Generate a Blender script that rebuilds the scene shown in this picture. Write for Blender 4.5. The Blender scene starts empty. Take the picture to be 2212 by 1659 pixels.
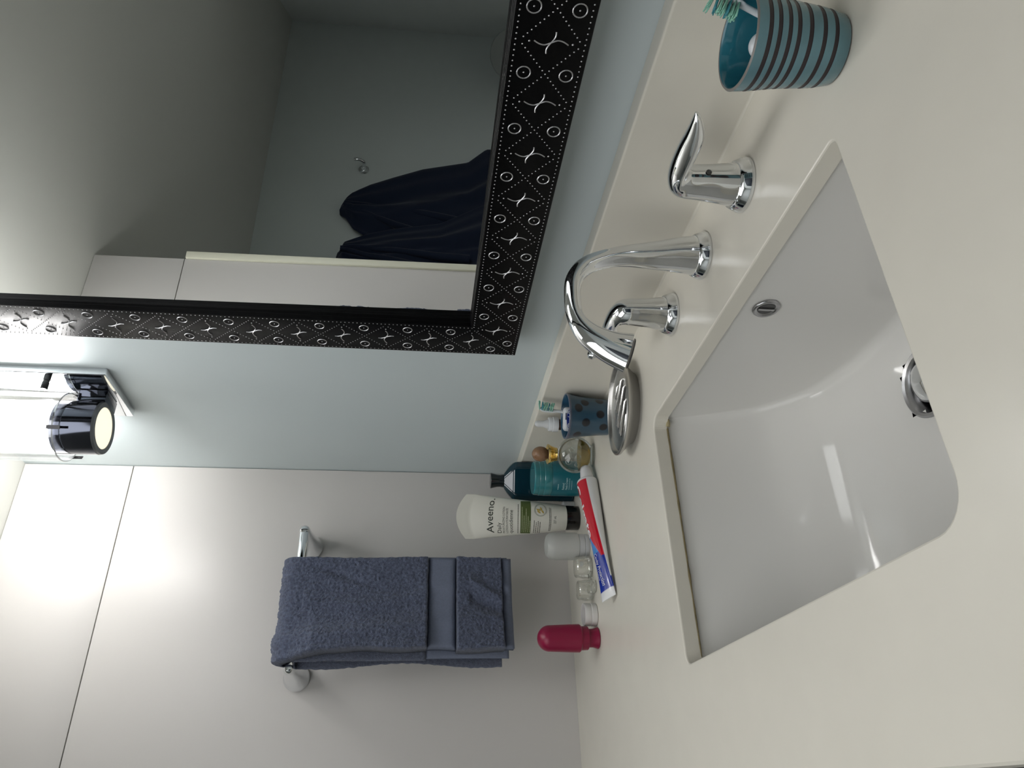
import bpy, bmesh, math, random
from math import sin, cos, pi, radians, sqrt, exp
from mathutils import Vector, Matrix, noise

# ------------------------------------------------------------------ camera, world, light, exposure
C = bpy.context.scene.collection
SC = bpy.context.scene
cam_d = bpy.data.cameras.new('camera')
cam = bpy.data.objects.new('camera', cam_d); C.objects.link(cam)
SC.camera = cam
cam_d.sensor_fit = 'HORIZONTAL'; cam_d.sensor_width = 36.0
cam_d.lens = 1586.75 / 2212 * 36.0
cam_d.clip_start = 0.01; cam_d.clip_end = 30
RR = [[0.12582965, -0.02946504, -0.99161419], [-0.49911048, -0.8657218, -0.03760976], [-0.85735385, 0.49965746, -0.12363978]]
CX, CY, CZ = 1.31639, -0.56420, 0.28226
cam.matrix_world = Matrix(((RR[0][0], -RR[1][0], -RR[2][0], CX), (RR[0][1], -RR[1][1], -RR[2][1], CY),
                           (RR[0][2], -RR[1][2], -RR[2][2], CZ), (0, 0, 0, 1)))
world = bpy.data.worlds.new('world'); SC.world = world; world.use_nodes = True
world.node_tree.nodes['Background'].inputs[0].default_value = (0.6, 0.65, 0.7, 1)
world.node_tree.nodes['Background'].inputs[1].default_value = 0.05
SC.view_settings.view_transform = 'Standard'; SC.view_settings.look = 'None'
SC.view_settings.gamma = 1; SC.view_settings.use_curve_mapping = False
SC.view_settings.exposure = 0.18
SC.cycles.max_bounces = 12; SC.cycles.transparent_max_bounces = 16
SC.cycles.caustics_reflective = False; SC.cycles.caustics_refractive = False
SC.cycles.blur_glossy = 0.5; SC.cycles.sample_clamp_indirect = 6
LAMP_POWER = 37.0        # emission of the frosted tube inside the wall lamp

ROOM_FILL_POWER = 1.75        # emission of the unseen square fill light added over the room
SINK_FILL_POWER = 5.0   # emission of the small unseen fill light added above the sink

# ------------------------------------------------------------------ materials
MATS = {}
def lin(c):
    return tuple(((x / 12.92) if x <= 0.04045 else ((x + 0.055) / 1.055) ** 2.4) for x in c)
def hexc(h):
    return lin(tuple(int(h[i:i + 2], 16) / 255 for i in (0, 2, 4)))
def nd(nt, typ, **kw):
    n = nt.nodes.new(typ)
    for k, v in kw.items():
        if k in n.inputs: n.inputs[k].default_value = v
        else: setattr(n, k, v)
    return n
def mat(name, col, rough=0.5, metal=0.0, bump=0.0, bscale=200.0, mott=0.0, mscale=6.0, spec=0.5, coat=0.0,
        emit=None, estr=0.0, attr=None, alpha=1.0, trans=0.0, ior=1.45, bdist=0.001, sheen=0.0, btype='noise'):
    if name in MATS: return MATS[name]
    m = bpy.data.materials.new(name); m.use_nodes = True; nt = m.node_tree
    b = nt.nodes['Principled BSDF']
    if isinstance(col, str): col = hexc(col)
    b.inputs['Base Color'].default_value = (*col, 1); b.inputs['Roughness'].default_value = rough
    b.inputs['Metallic'].default_value = metal; b.inputs['Specular IOR Level'].default_value = spec
    b.inputs['Coat Weight'].default_value = coat; b.inputs['IOR'].default_value = ior
    b.inputs['Transmission Weight'].default_value = trans; b.inputs['Alpha'].default_value = alpha
    if sheen: b.inputs['Sheen Weight'].default_value = sheen
    tc = nd(nt, 'ShaderNodeTexCoord')
    if emit: 
        b.inputs['Emission Color'].default_value = (*emit, 1); b.inputs['Emission Strength'].default_value = estr
    src = None
    if attr:
        a = nd(nt, 'ShaderNodeAttribute', attribute_name=attr); src = a.outputs['Color']
    if mott:
        n = nd(nt, 'ShaderNodeTexNoise', Scale=mscale, Detail=4.0)
        nt.links.new(tc.outputs['Object'], n.inputs['Vector'])
        mp = nd(nt, 'ShaderNodeMapRange'); mp.inputs['From Min'].default_value = 0.3; mp.inputs['From Max'].default_value = 0.7
        mp.inputs['To Min'].default_value = 1 - mott; mp.inputs['To Max'].default_value = 1 + mott
        nt.links.new(n.outputs['Fac'], mp.inputs['Value'])
        mx = nd(nt, 'ShaderNodeVectorMath', operation='SCALE'); mx.inputs[0].default_value = col
        if src: nt.links.new(src, mx.inputs[0])
        nt.links.new(mp.outputs['Result'], mx.inputs['Scale']); src = mx.outputs['Vector']
    if src: nt.links.new(src, b.inputs['Base Color'])
    if bump:
        if btype == 'voronoi':
            n = nd(nt, 'ShaderNodeTexVoronoi', Scale=bscale); out = n.outputs['Distance']
        else:
            n = nd(nt, 'ShaderNodeTexNoise', Scale=bscale, Detail=3.0); out = n.outputs['Fac']
        nt.links.new(tc.outputs['Object'], n.inputs['Vector'])
        bp = nd(nt, 'ShaderNodeBump', Strength=bump, Distance=bdist)
        nt.links.new(out, bp.inputs['Height']); nt.links.new(bp.outputs['Normal'], b.inputs['Normal'])
    MATS[name] = m; return m
def glassy(name, col, thin=0.85, rough=0.02, base=0.08):
    """thin clear plastic or glass: transparent with a fresnel gloss, so that light passes through it"""
    m = bpy.data.materials.new(name); m.use_nodes = True; nt = m.node_tree
    nt.nodes.remove(nt.nodes['Principled BSDF']); out = nt.nodes['Material Output']
    t = nd(nt, 'ShaderNodeBsdfTransparent'); t.inputs[0].default_value = (*col, 1)
    g = nd(nt, 'ShaderNodeBsdfGlossy', Roughness=rough); g.inputs[0].default_value = (1, 1, 1, 1)
    lw = nd(nt, 'ShaderNodeLayerWeight', Blend=0.25)
    mp = nd(nt, 'ShaderNodeMapRange'); mp.inputs['To Min'].default_value = base; mp.inputs['To Max'].default_value = thin
    nt.links.new(lw.outputs['Fresnel'], mp.inputs['Value'])
    mx = nd(nt, 'ShaderNodeMixShader'); nt.links.new(mp.outputs['Result'], mx.inputs[0])
    nt.links.new(t.outputs[0], mx.inputs[1]); nt.links.new(g.outputs[0], mx.inputs[2])
    nt.links.new(mx.outputs[0], out.inputs[0]); MATS[name] = m; return m

CHROME = mat('chrome', (0.80, 0.82, 0.84), 0.045, 1.0)
STEEL = mat('brushed_steel', (0.50, 0.49, 0.47), 0.28, 1.0, bump=0.15, bscale=400)
PAINT = mat('wall_paint', 'c9d3d5', 0.55, bump=0.12, bscale=220, bdist=0.0006, mott=0.015, mscale=3)
PAINT_W = mat('wall_paint_light', 'e6eae8', 0.6, bump=0.1, bscale=220, bdist=0.0006)
PAINT_B = mat('wall_paint_far', 'dde5e3', 0.6, bump=0.1, bscale=220, bdist=0.0006)
CEIL = mat('ceiling_paint', 'dcdcd6', 0.7, bump=0.1, bscale=150, bdist=0.0006)
PANEL = mat('white_laminate', 'c9c6c3', 0.38, spec=.4, mott=0.012, mscale=2, bump=0.05, bscale=60, bdist=0.0004)
JOINT = mat('joint_grey', '4a4845', 0.8)
CREAMTRIM = mat('cream_trim', 'd6d5c3', 0.35)
COUNTER = mat('solid_surface', 'dfdbcf', 0.24, spec=.4, mott=0.012, mscale=25, bump=0.03, bscale=40, bdist=0.0004)
PORC = mat('porcelain', 'dbdad6', 0.08, spec=.4)
BLACK = mat('black', (0.005, 0.005, 0.006), 0.5)
DARKCAB = mat('cabinet_dark', (0.03, 0.032, 0.04), 0.5)
FLOORM = mat('floor_tile', 'c4c0b8', 0.5, mott=0.05)

# ------------------------------------------------------------------ mesh helpers
def link(o, parent=None):
    C.objects.link(o)
    if parent: o.parent = parent
    return o
def mesh_obj(name, V, F, m, parent=None, smooth=True, cols=None, mats=None, fm=None, auto=None):
    me = bpy.data.meshes.new(name); me.from_pydata([tuple(v) for v in V], [], [tuple(f) for f in F])
    for mm in (mats or [m]): me.materials.append(mm)
    if fm: me.polygons.foreach_set('material_index', fm)
    me.validate(); me.update()
    bm = bmesh.new(); bm.from_mesh(me); bmesh.ops.recalc_face_normals(bm, faces=bm.faces); bm.to_mesh(me); bm.free()
    if cols:
        ca = me.color_attributes.new('Col', 'FLOAT_COLOR', 'POINT')
        for i, c in enumerate(cols): ca.data[i].color = (*c, 1)
    if smooth:
        me.polygons.foreach_set('use_smooth', [True] * len(me.polygons))
        if auto is not None: me.set_sharp_from_angle(angle=radians(auto))
    me.update()
    return link(bpy.data.objects.new(name, me), parent)
def tag(o, label, cat, group=None, kind=None):
    o['label'] = label
    if cat: o['category'] = cat
    if group: o['group'] = group
    if kind: o['kind'] = kind
    return o
def thing(name, label, cat, loc=(0, 0, 0), rz=0.0, group=None):
    o = bpy.data.objects.new(name, None); o.empty_display_size = 0.01; C.objects.link(o)
    o.location = loc; o.rotation_euler = (0, 0, rz); return tag(o, label, cat, group)
def struct(o):
    o['kind'] = 'structure'; return o
class G:
    """collects simple pieces into one vertex / face list"""
    def __init__(s): s.V = []; s.F = []
    def add(s, V, F):
        n = len(s.V); s.V += [tuple(v) for v in V]; s.F += [tuple(i + n for i in f) for f in F]
    def box(s, a, b):
        (x0, y0, z0), (x1, y1, z1) = a, b
        s.add([(x0, y0, z0), (x1, y0, z0), (x1, y1, z0), (x0, y1, z0), (x0, y0, z1), (x1, y0, z1), (x1, y1, z1), (x0, y1, z1)],
              [(0, 3, 2, 1), (4, 5, 6, 7), (0, 1, 5, 4), (1, 2, 6, 5), (2, 3, 7, 6), (3, 0, 4, 7)])
def box(name, a, b, m, parent=None, bevel=0.0, seg=2):
    g = G(); g.box(a, b)
    o = mesh_obj(name, g.V, g.F, m, parent, smooth=False)
    if bevel:
        bm = bmesh.new(); bm.from_mesh(o.data)
        bmesh.ops.bevel(bm, geom=bm.edges[:], offset=bevel, segments=seg, profile=0.5, affect='EDGES')
        bm.to_mesh(o.data); bm.free()
        o.data.polygons.foreach_set('use_smooth', [True] * len(o.data.polygons)); o.data.set_sharp_from_angle(angle=radians(40))
    return o
def lathe_vf(prof, n=48, sx=1.0, sy=1.0, cx=0.0, cy=0.0, closed=False):
    V = []; F = []; ring = []
    for (r, z) in prof:
        if r < 1e-7: ring.append([len(V)]); V.append((cx, cy, z))
        else:
            ring.append(list(range(len(V), len(V) + n)))
            for k in range(n):
                a = 2 * pi * k / n; V.append((cx + r * sx * cos(a), cy + r * sy * sin(a), z))
    pairs = list(zip(ring, ring[1:]))
    if closed: pairs.append((ring[-1], ring[0]))
    for A, B in pairs:
        for k in range(n):
            a0, a1 = A[k % len(A)], A[(k + 1) % n % len(A)]; b0, b1 = B[k % len(B)], B[(k + 1) % n % len(B)]
            f = []
            for i in (a0, a1, b1, b0):
                if i not in f: f.append(i)
            if len(f) > 2: F.append(f)
    return V, F
def lathe(name, prof, m, parent=None, n=48, auto=35, **kw):
    V, F = lathe_vf(prof, n, **kw)
    return mesh_obj(name, V, F, m, parent, auto=auto)
def arc(cx, cz, r, a0, a1, n=6):
    return [(cx + r * cos(radians(a0 + (a1 - a0) * i / n)), cz + r * sin(radians(a0 + (a1 - a0) * i / n))) for i in range(n + 1)]
def cr(P, n=6):
    """Catmull-Rom through tuples"""
    out = []; P = [tuple(p) for p in P]
    for i in range(len(P) - 1):
        p0, p1, p2, p3 = P[max(i - 1, 0)], P[i], P[i + 1], P[min(i + 2, len(P) - 1)]
        for k in range(n):
            t = k / n
            out.append(tuple(0.5 * ((2 * b) + (-a + c) * t + (2 * a - 5 * b + 4 * c - d) * t * t + (-a + 3 * b - 3 * c + d) * t ** 3)
                             for a, b, c, d in zip(p0, p1, p2, p3)))
    out.append(P[-1]); return out
def loft(name, secs, m, parent=None, n=32, caps=True, auto=40):
    """secs: (centre, axis a, axis b) vectors: elliptical sections"""
    V = []; F = []
    for c, a, b in secs:
        for k in range(n):
            t = 2 * pi * k / n; V.append(Vector(c) + Vector(a) * cos(t) + Vector(b) * sin(t))
    for i in range(len(secs) - 1):
        for k in range(n):
            F.append((i * n + k, i * n + (k + 1) % n, (i + 1) * n + (k + 1) % n, (i + 1) * n + k))
    if caps:
        F.append(tuple(range(n))); F.append(tuple(range((len(secs) - 1) * n, len(secs) * n)))
    return mesh_obj(name, V, F, m, parent, auto=auto)
def tube_vf(P, R, n=12, caps=True):
    P = [Vector(p) for p in P]
    if not hasattr(R, '__len__'): R = [R] * len(P)
    V = []; F = []; u = None
    for i, p in enumerate(P):
        t = (P[min(i + 1, len(P) - 1)] - P[max(i - 1, 0)]).normalized()
        if u is None: u = t.orthogonal().normalized()
        u = (u - t * u.dot(t)).normalized(); w = t.cross(u)
        for k in range(n):
            a = 2 * pi * k / n; V.append(p + (u * cos(a) + w * sin(a)) * R[i])
    for i in range(len(P) - 1):
        for k in range(n): F.append((i * n + k, i * n + (k + 1) % n, (i + 1) * n + (k + 1) % n, (i + 1) * n + k))
    if caps: F.append(tuple(range(n))); F.append(tuple(range((len(P) - 1) * n, len(P) * n)))
    return V, F
def tube(name, P, R, m, parent=None, n=12, **kw):
    V, F = tube_vf(P, R, n); return mesh_obj(name, V, F, m, parent, auto=kw.get('auto', 50))
_fonts = {}
def text(name, body, w, h, fn, m, parent=None, shear=0.0, bold=0.0, res=3, spacing=1.0):
    """flat lettering, width w, capital height h, laid on a surface by fn(u, v) -> point"""
    cu = bpy.data.curves.new(name, 'FONT'); cu.body = body; cu.size = 1.0; cu.resolution_u = res
    cu.shear = shear; cu.offset = bold; cu.space_character = spacing; cu.fill_mode = 'BOTH'
    o = bpy.data.objects.new(name, cu); C.objects.link(o)
    dg = bpy.context.evaluated_depsgraph_get(); me0 = o.evaluated_get(dg).to_mesh()
    vs = [v.co.copy() for v in me0.vertices]; fs = [tuple(p.vertices) for p in me0.polygons]
    o.evaluated_get(dg).to_mesh_clear(); bpy.data.objects.remove(o)
    x0 = min(v.x for v in vs); x1 = max(v.x for v in vs)
    bm = bmesh.new(); bv = [bm.verts.new(((v.x - x0) / (x1 - x0) * w, v.y / 0.69 * h, 0)) for v in vs]
    for f in fs:
        try: bm.faces.new([bv[i] for i in f])
        except ValueError: pass
    me = bpy.data.meshes.new(name)
    for _ in range(5):
        bmesh.ops.triangulate(bm, faces=bm.faces[:])
        lg = [e for e in bm.edges if e.calc_length() > max(.0016, w * .02)]
        if not lg: break
        bmesh.ops.subdivide_edges(bm, edges=lg, cuts=1)
    for v in bm.verts: v.co = Vector(fn(v.co.x, v.co.y))
    bm.to_mesh(me); bm.free(); me.materials.append(m)
    return link(bpy.data.objects.new(name, me), parent)
def patch(name, u0, u1, v0, v1, fn, m, parent=None, nu=16, nv=4):
    V = [fn(u0 + (u1 - u0) * i / nu, v0 + (v1 - v0) * j / nv) for j in range(nv + 1) for i in range(nu + 1)]
    F = [(j * (nu + 1) + i, j * (nu + 1) + i + 1, (j + 1) * (nu + 1) + i + 1, (j + 1) * (nu + 1) + i) for j in range(nv) for i in range(nu)]
    return mesh_obj(name, V, F, m, parent)

def fine_print(name, lines, fn, m, parent, seed=1):
    """rows of print too small to read: (u0, v0, width, height) each, broken into word-like strokes"""
    rng = random.Random(seed); V = []; F = []
    for u0, v0, w, h in lines:
        u = u0
        while u < u0 + w - .0005:
            l = min(rng.uniform(.0022, .0060) * max(.6, h / .0018), u0 + w - u); ns_ = 2; b = len(V)
            for j in range(ns_ + 1):
                for v in (v0 + h * .12, v0 + h * .88): V.append(fn(u + l * j / ns_, v))
            for j in range(ns_): F.append((b + 2 * j, b + 2 * j + 2, b + 2 * j + 3, b + 2 * j + 1))
            u += l + .00045
    o = mesh_obj(name, V, F, m, parent, smooth=False); o['kind'] = 'stuff'; return o

# ------------------------------------------------------------------ the room (counter top is z = 0)
ZF, ZC, YE, XW, YC = -0.86, 0.984, -0.5824, -1.1095, -3.2133
ZS = 0.7974
XR, YR = 2.0, -1.85
def wbox(name, a, b, m): return struct(box(name, a, b, m))
wbox('floor', (XW - .1, YC - .1, ZF - .1), (XR + .1, .1, ZF), FLOORM)
wbox('ceiling', (XW - .1, YC - .1, ZC), (XR + .1, .1, ZC + .1), CEIL)
wbox('wall_back', (XW - .1, 0, ZF), (XR + .1, .1, ZC), PAINT)
wbox('wall_far_left', (XW - .1, YC - .1, ZF), (XW, 0, ZC), PAINT_B)
wbox('wall_right', (XR, YR - .1, ZF), (XR + .1, 0, ZC), PAINT_W)
# the lighter slanting wall behind, seen in the mirror, then the rear wall
dx, dy = 0.721, 0.693; L_ = 1.55
px, py = XW + dx * L_, YC + dy * L_
g = G(); g.add([(XW, YC, ZF), (px, py, ZF), (px + .06, py - .1, ZF), (XW, YC - .14, ZF), (XW, YC, ZC), (px, py, ZC), (px + .06, py - .1, ZC), (XW, YC - .14, ZC)],
               [(0, 3, 2, 1), (4, 5, 6, 7), (0, 1, 5, 4), (1, 2, 6, 5), (2, 3, 7, 6), (3, 0, 4, 7)])
struct(mesh_obj('wall_slanted', g.V, g.F, PAINT_W, smooth=False))
wbox('wall_rear', (px, py - .1, ZF), (XR + .1, py, ZC), PAINT_W)
# side wall of large white panels
wl = wbox('wall_left', (-.12, YE + .0005, ZF), (-.010, -.0005, ZC), JOINT)
box('panel', (-.0098, YE, ZF + .001), (0, -.0012, ZS - .0008), PANEL, wl, bevel=0.0006)
box('panel', (-.0098, YE, ZS + .0008), (0, -.0012, ZC - .001), PANEL, wl, bevel=0.0006)
struct(box('trim_1', (-.12, YE - .0185, ZF), (.005, YE - .0008, ZS - .002), CREAMTRIM, bevel=0.0015))

# ------------------------------------------------------------------ counter, backsplash, sink
SX1, SX2, SY1, SY2, CT = 0.5476, 0.9879, -0.1606, -0.4426, 0.0168
YF = -0.5537; XCR = 1.62
def rrect(x1, x2, y1, y2, r, off=0.0, n=8, z=0.0, rs=None):
    x1 -= off; x2 += off; y1 += off; y2 -= off; out = []
    rs = rs or (r, r, r, r)
    for (cx, cy, sxx, syy, a0), r0 in zip(((x2, y1, -1, -1, 0), (x1, y1, 1, -1, 90), (x1, y2, 1, 1, 180), (x2, y2, -1, 1, 270)), rs):
        r1 = r0 + off
        for k in range(n + 1):
            a = radians(a0 + 90 * k / n); out.append((cx + sxx * r1 + r1 * cos(a), cy + syy * r1 + r1 * sin(a), z))
    return out
def counter():
    RS = (.008, .014, .012, .026)
    bm = bmesh.new()
    def ring(pts): return [bm.verts.new(p) for p in pts]
    def bridge(A, B):
        n = len(A)
        for i in range(n): bm.faces.new((A[i], A[(i + 1) % n], B[(i + 1) % n], B[i]))
    T, e = 0.02, 0.0016
    o0 = [(.0005, -.0005), (XCR, -.0005), (XCR, YF), (.0005, YF)]
    otop = ring([(x, y if y > -.1 else y + e, 0) for x, y in o0]); omid = ring([(x, y, -e if y < -.1 else -0.0002) for x, y in o0])
    obot = ring([(x, y, -.035) for x, y in o0])
    h0 = ring(rrect(SX1, SX2, SY1, SY2, .016, e, z=0, rs=RS)); h1 = ring(rrect(SX1, SX2, SY1, SY2, .016, e * .3, z=-e * .3, rs=RS))
    h2 = ring(rrect(SX1, SX2, SY1, SY2, .016, 0, z=-e, rs=RS)); h3 = ring(rrect(SX1, SX2, SY1, SY2, .016, 0, z=-CT, rs=RS))
    h4 = ring(rrect(SX1, SX2, SY1, SY2, .016, .03, z=-CT, rs=RS)); h5 = ring(rrect(SX1, SX2, SY1, SY2, .016, .03, z=-.035, rs=RS))
    bridge(otop, omid); bridge(omid, obot); bridge(h0, h1); bridge(h1, h2); bridge(h2, h3); bridge(h3, h4); bridge(h4, h5)
    for A, B in ((otop, h0), (obot, h5)):
        ed = []
        for R_ in (A, B):
            for i in range(len(R_)):
                e_ = bm.edges.get((R_[i], R_[(i + 1) % len(R_)])) or bm.edges.new((R_[i], R_[(i + 1) % len(R_)])); ed.append(e_)
        bmesh.ops.triangle_fill(bm, use_beauty=True, use_dissolve=False, edges=ed)
    bmesh.ops.recalc_face_normals(bm, faces=bm.faces)
    me = bpy.data.meshes.new('countertop'); bm.to_mesh(me); bm.free(); me.materials.append(COUNTER)
    return link(bpy.data.objects.new('countertop', me))
tag(counter(), 'cream white countertop with rectangular cutout for the sink', 'countertop')
BT, BH = 0.0231, 0.0971
bsp = []
pr_ = [(-.0005, .0001), (-BT - .0022, .0001), (-BT - .0014, .0006), (-BT - .0006, .0013), (-BT, .0024)] + [(-BT + .0025 - .0025 * cos(radians(a)), BH - .0025 + .0025 * sin(radians(a))) for a in range(0, 91, 15)] + [(-.0005, BH)]
V = [(x_, y_, z_) for x_ in (.0005, XCR) for y_, z_ in pr_]; n_ = len(pr_)
tag(mesh_obj('backsplash', V, [(i, (i + 1) % n_, n_ + (i + 1) % n_, n_ + i) for i in range(n_)] + [tuple(range(n_)), tuple(range(n_, 2 * n_))], COUNTER, auto=40), 'cream white backsplash strip along the wall below the mirror', 'backsplash')
cab = thing('vanity_cabinet', 'dark vanity cabinet carrying the cream countertop', 'cabinet', (.8, -.27, ZF))
box('side_panel', (-.799, -.25, .0), (-.781, .268, -ZF - .036), DARKCAB, cab)
box('side_panel', (.772, -.25, .0), (.79, .268, -ZF - .036), DARKCAB, cab)
box('bottom_panel', (-.7808, -.25, .06), (.7718, .268, .078), DARKCAB, cab)
box('back_panel', (-.7808, .25, .0785), (.7718, .266, -ZF - .036), DARKCAB, cab)
for k in range(3):
    d_ = box('door', (-.78 + k * .53, -.268, .08), (-.27 + k * .53, -.2502, -ZF - .06), DARKCAB, cab, bevel=.002)

def basin():
    root = thing('sink', 'white porcelain undermount sink set into the cream countertop', 'sink', (0, 0, 0))
    x1, x2, y1, y2 = SX1 - .003, SX2 + .003, SY1 + .004, SY2 - .004
    zt = -CT - .0003
    tab = [(0, zt), (.004, -.035), (.012, -.062), (.0245, -.096), (.0435, -.130), (.0845, -.166), (.1295, -.181), (.17, -.186), (.2232, -.187)]
    left = cr(tab, 7); prof = [(x1 + a, z) for a, z in left] + [(x2 - a, z) for a, z in reversed(left[:-1])]
    cx, cy, rf = .770, -.226, .012
    V = []; NT = 64
    for (x, zf) in prof:
        D = zt - zf; r = min(rf, D * .8); row = []
        nb = 10
        for k in range(nb): row.append((y1, zt - (D - r) * k / nb))
        for k in range(7): a = pi / 2 * k / 7; row.append((y1 - r + r * cos(a), zf + r - r * sin(a)))
        nf = NT - 2 * (nb + 7)
        for k in range(nf + 1): row.append((y1 - r + (y2 + r - (y1 - r)) * k / nf, zf))
        for k in range(1, 8): a = pi / 2 * k / 7; row.append((y2 + r - r * sin(a), zf + r - r * cos(a)))
        for k in range(1, nb + 1): row.append((y2, zf + r + (D - r) * k / nb))
        for (y, z) in row:
            d = sqrt((x - cx) ** 2 + (y - cy) ** 2)
            if abs(z - zf) < 1e-6 and D > .1:
                t = max(0, min(1, (.058 - d) / .03)); z -= .007 * t * t * (3 - 2 * t)
            V.append((x, y, z))
    n = len(V) // len(prof)
    F = [(i * n + k, i * n + k + 1, (i + 1) * n + k + 1, (i + 1) * n + k) for i in range(len(prof) - 1) for k in range(n - 1)]
    # cut the drain hole
    F = [f for f in F if not any(sqrt((V[i][0] - cx) ** 2 + (V[i][1] - cy) ** 2) < .0262 and V[i][2] < -.15 for i in f)]
    b = mesh_obj('basin', V, F, PORC, root, auto=60)
    # hidden rim that carries the basin under the counter
    g = G()
    A = rrect(x1, x2, y1, y2, .004, 0, n=4, z=zt - .0003); B = rrect(x1, x2, y1, y2, .004, .022, n=4, z=zt - .0003)
    g.add(A + B, [(i, (i + 1) % len(A), len(A) + (i + 1) % len(A), len(A) + i) for i in range(len(A))])
    mesh_obj('rim', g.V, g.F, PORC, root, smooth=False)
    # drain
    zd = -.1945
    dr = lathe('drain_flange', [(.0345, zd), (.0347, zd + .0022), (.033, zd + .0034), (.030, zd + .0024), (.0255, zd - .004), (.0235, zd - .010), (.0235, zd - .03), (0, zd - .03)],
          mat('satin_chrome', (.42, .42, .43), .22, 1), root, cx=cx, cy=cy)
    lathe('drain_pipe', [(.0232, zd - .0085), (.0232, zd - .029), (0, zd - .0292)], BLACK, dr, cx=cx, cy=cy)
    st = lathe('stopper', [(0, .0075), (.010, .0070), (.0165, .0052), (.0195, .0022), (.0198, .0008), (.0185, 0), (.006, -.002), (.005, -.022), (0, -.022)], CHROME, root)
    st.location = (cx, cy, zd + .0015); st.rotation_euler = (radians(8), radians(-6), 0)
    ov = thing_part(root, (.7805, y1 - .0004, -.043))
    return root
def thing_part(root, loc):
    V, F = lathe_vf([(.0005, .0006), (.0085, .0010), (.0095, .0022), (.0118, .0026), (.0130, .0014), (.0132, 0)], 32)
    ring = mesh_obj('overflow_ring', V, F, mat('satin_chrome', (.42, .42, .43), .22, 1), root)
    V, F = lathe_vf([(.0082, .0011), (0, .0013)], 24)
    mesh_obj('overflow_hole', V, F, mat('dark_metal', (.10, .10, .10), .3, .8), ring)
    bar_ = G(); bar_.box((-.0012, -.008, .0013), (.0012, .008, .0026)); mesh_obj('crossbar', bar_.V, bar_.F, mat('satin_chrome', (.3, .3, .3), .22, 1), ring, smooth=False)
    ring.rotation_euler = (radians(90), 0, radians(0)); ring.location = loc
    return ring
sink = basin()
# stained sealant bead under the cutout edge
P = [(SX1 + .0002, SY1 - .010 - k * .012, -CT - .0006) for k in range(23)]
tube('sealant', P, [.0013 + .0009 * noise.noise(Vector((0, p[1] * 70, 0))) - .0004 * k / 22 for k, p in enumerate(P)], mat('old_sealant', '75694a', .6, mott=.35, mscale=60), sink, n=8)
P = [(SX1 + .001, SY1 - .008, -CT - .001), (SX1 + .0022, SY1 - .003, -CT - .0012), (SX1 + .006, SY1 - .001, -CT - .001)]
tube('sealant', P, [.0028, .0032, .0014], mat('pale_sealant', 'a89c78', .6), sink, n=8)

# ------------------------------------------------------------------ faucet
def base_ring(root):
    lathe('base_ring', [(0, .0002), (.0247, .0002), (.0249, .0012), (.0243, .004), (.0222, .0088), (.0212, .0108), (.0206, .0112), (.0200, .0106), (0, .0106)], CHROME, root, n=64)
def pairs_loft(name, S, axis, m, root, tipclose=False):
    """S: (outer 2d, inner 2d, half width); plane is y-z (axis 'x') or x-z (axis 'y')"""
    T = cr([(a[0], a[1], b[0], b[1], w) for a, b, w in S], 8); secs = []
    for a0, a1, b0, b1, w in T:
        c = ((a0 + b0) / 2, (a1 + b1) / 2); h = ((a0 - b0) / 2, (a1 - b1) / 2)
        if axis == 'x': secs.append(((0, c[0], c[1]), (0, h[0], h[1]), (w, 0, 0)))
        else: secs.append(((c[0], 0, c[1]), (h[0], 0, h[1]), (0, w, 0)))
    return loft(name, secs, m, root, n=40, auto=50)
sp = thing('faucet_spout', 'tall arched chrome faucet spout behind the sink', 'faucet', (.761, -.080, 0))
base_ring(sp)
S = [((.0200, .0104), (-.0205, .0104), .0202), ((.0165, .030), (-.0185, .030), .0175), ((.0115, .050), (-.0180, .051), .0145),
     ((.0050, .080), (-.0175, .082), .0112), ((-.0025, .106), (-.0205, .100), .0094), ((-.0150, .130), (-.0290, .118), .0086),
     ((-.0350, .1445), (-.0435, .1295), .0084), ((-.058, .1487), (-.0625, .1328), .0084), ((-.086, .1475), (-.084, .1310), .0090),
     ((-.110, .1385), (-.096, .1185), .0105), ((-.128, .1215), (-.1020, .1010), .0124), ((-.1420, .0990), (-.1030, .0860), .0140)]
pairs_loft('spout', S, 'x', CHROME, sp)
ae = loft('aerator', [((0, -.1228, .0905), (0, -.0155, .0052), (.0105, 0, 0)), ((0, -.1235, .0893), (0, -.0150, .0050), (.0100, 0, 0))], mat('dark_metal', (.1, .1, .1), .3, .8), sp)
kb = lathe('knob', [(0, -.0045), (.0030, -.0036), (.0045, 0), (.0032, .0034), (0, .0045)], CHROME, sp, n=20); kb.location = (-.0055, -.1225, .1255)
def handle(name, label, cx, cy, sgn):
    root = thing(name, label, 'tap', (cx, cy, 0)); base_ring(root)
    S = [((-.0195, .0104), (.0195, .0104), .0195), ((-.0178, .028), (.0168, .028), .0168), ((-.0165, .042), (.0152, .045), .0155),
         ((-.0158, .054), (.0145, .055), .0148), ((-.0135, .0620), (.0175, .0590), .0140), ((-.0075, .0680), (.0225, .0590), .0138),
         ((.004, .0722), (.030, .0565), .0136), ((.019, .0738), (.042, .0550), .0128), ((.036, .0735), (.0540, .0560), .0108),
         ((.053, .0718), (.0640, .0608), .0080), ((.067, .0712), (.0710, .0660), .0046), ((.0735, .0712), (.0738, .0702), .0012)]
    S = [((a[0] * sgn, a[1]), (b[0] * sgn, b[1]), w) for a, b, w in S]
    pairs_loft('lever', S, 'y', CHROME, root)
    sc_ = lathe('set_screw', [(.0022, 0), (.0026, .0006), (.0018, .0006), (.0015, .0001), (0, .0001)], mat('dark_metal', (.1, .1, .1), .3, .8), root, n=16)
    sc_.rotation_euler = (0, radians(88) * sgn, radians(-14)); sc_.location = (.0156 * sgn, -.0040, .039)
    return root
handle('lever_tap', 'chrome lever tap nearest the striped teal cup', .864, -.084, 1)
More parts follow.
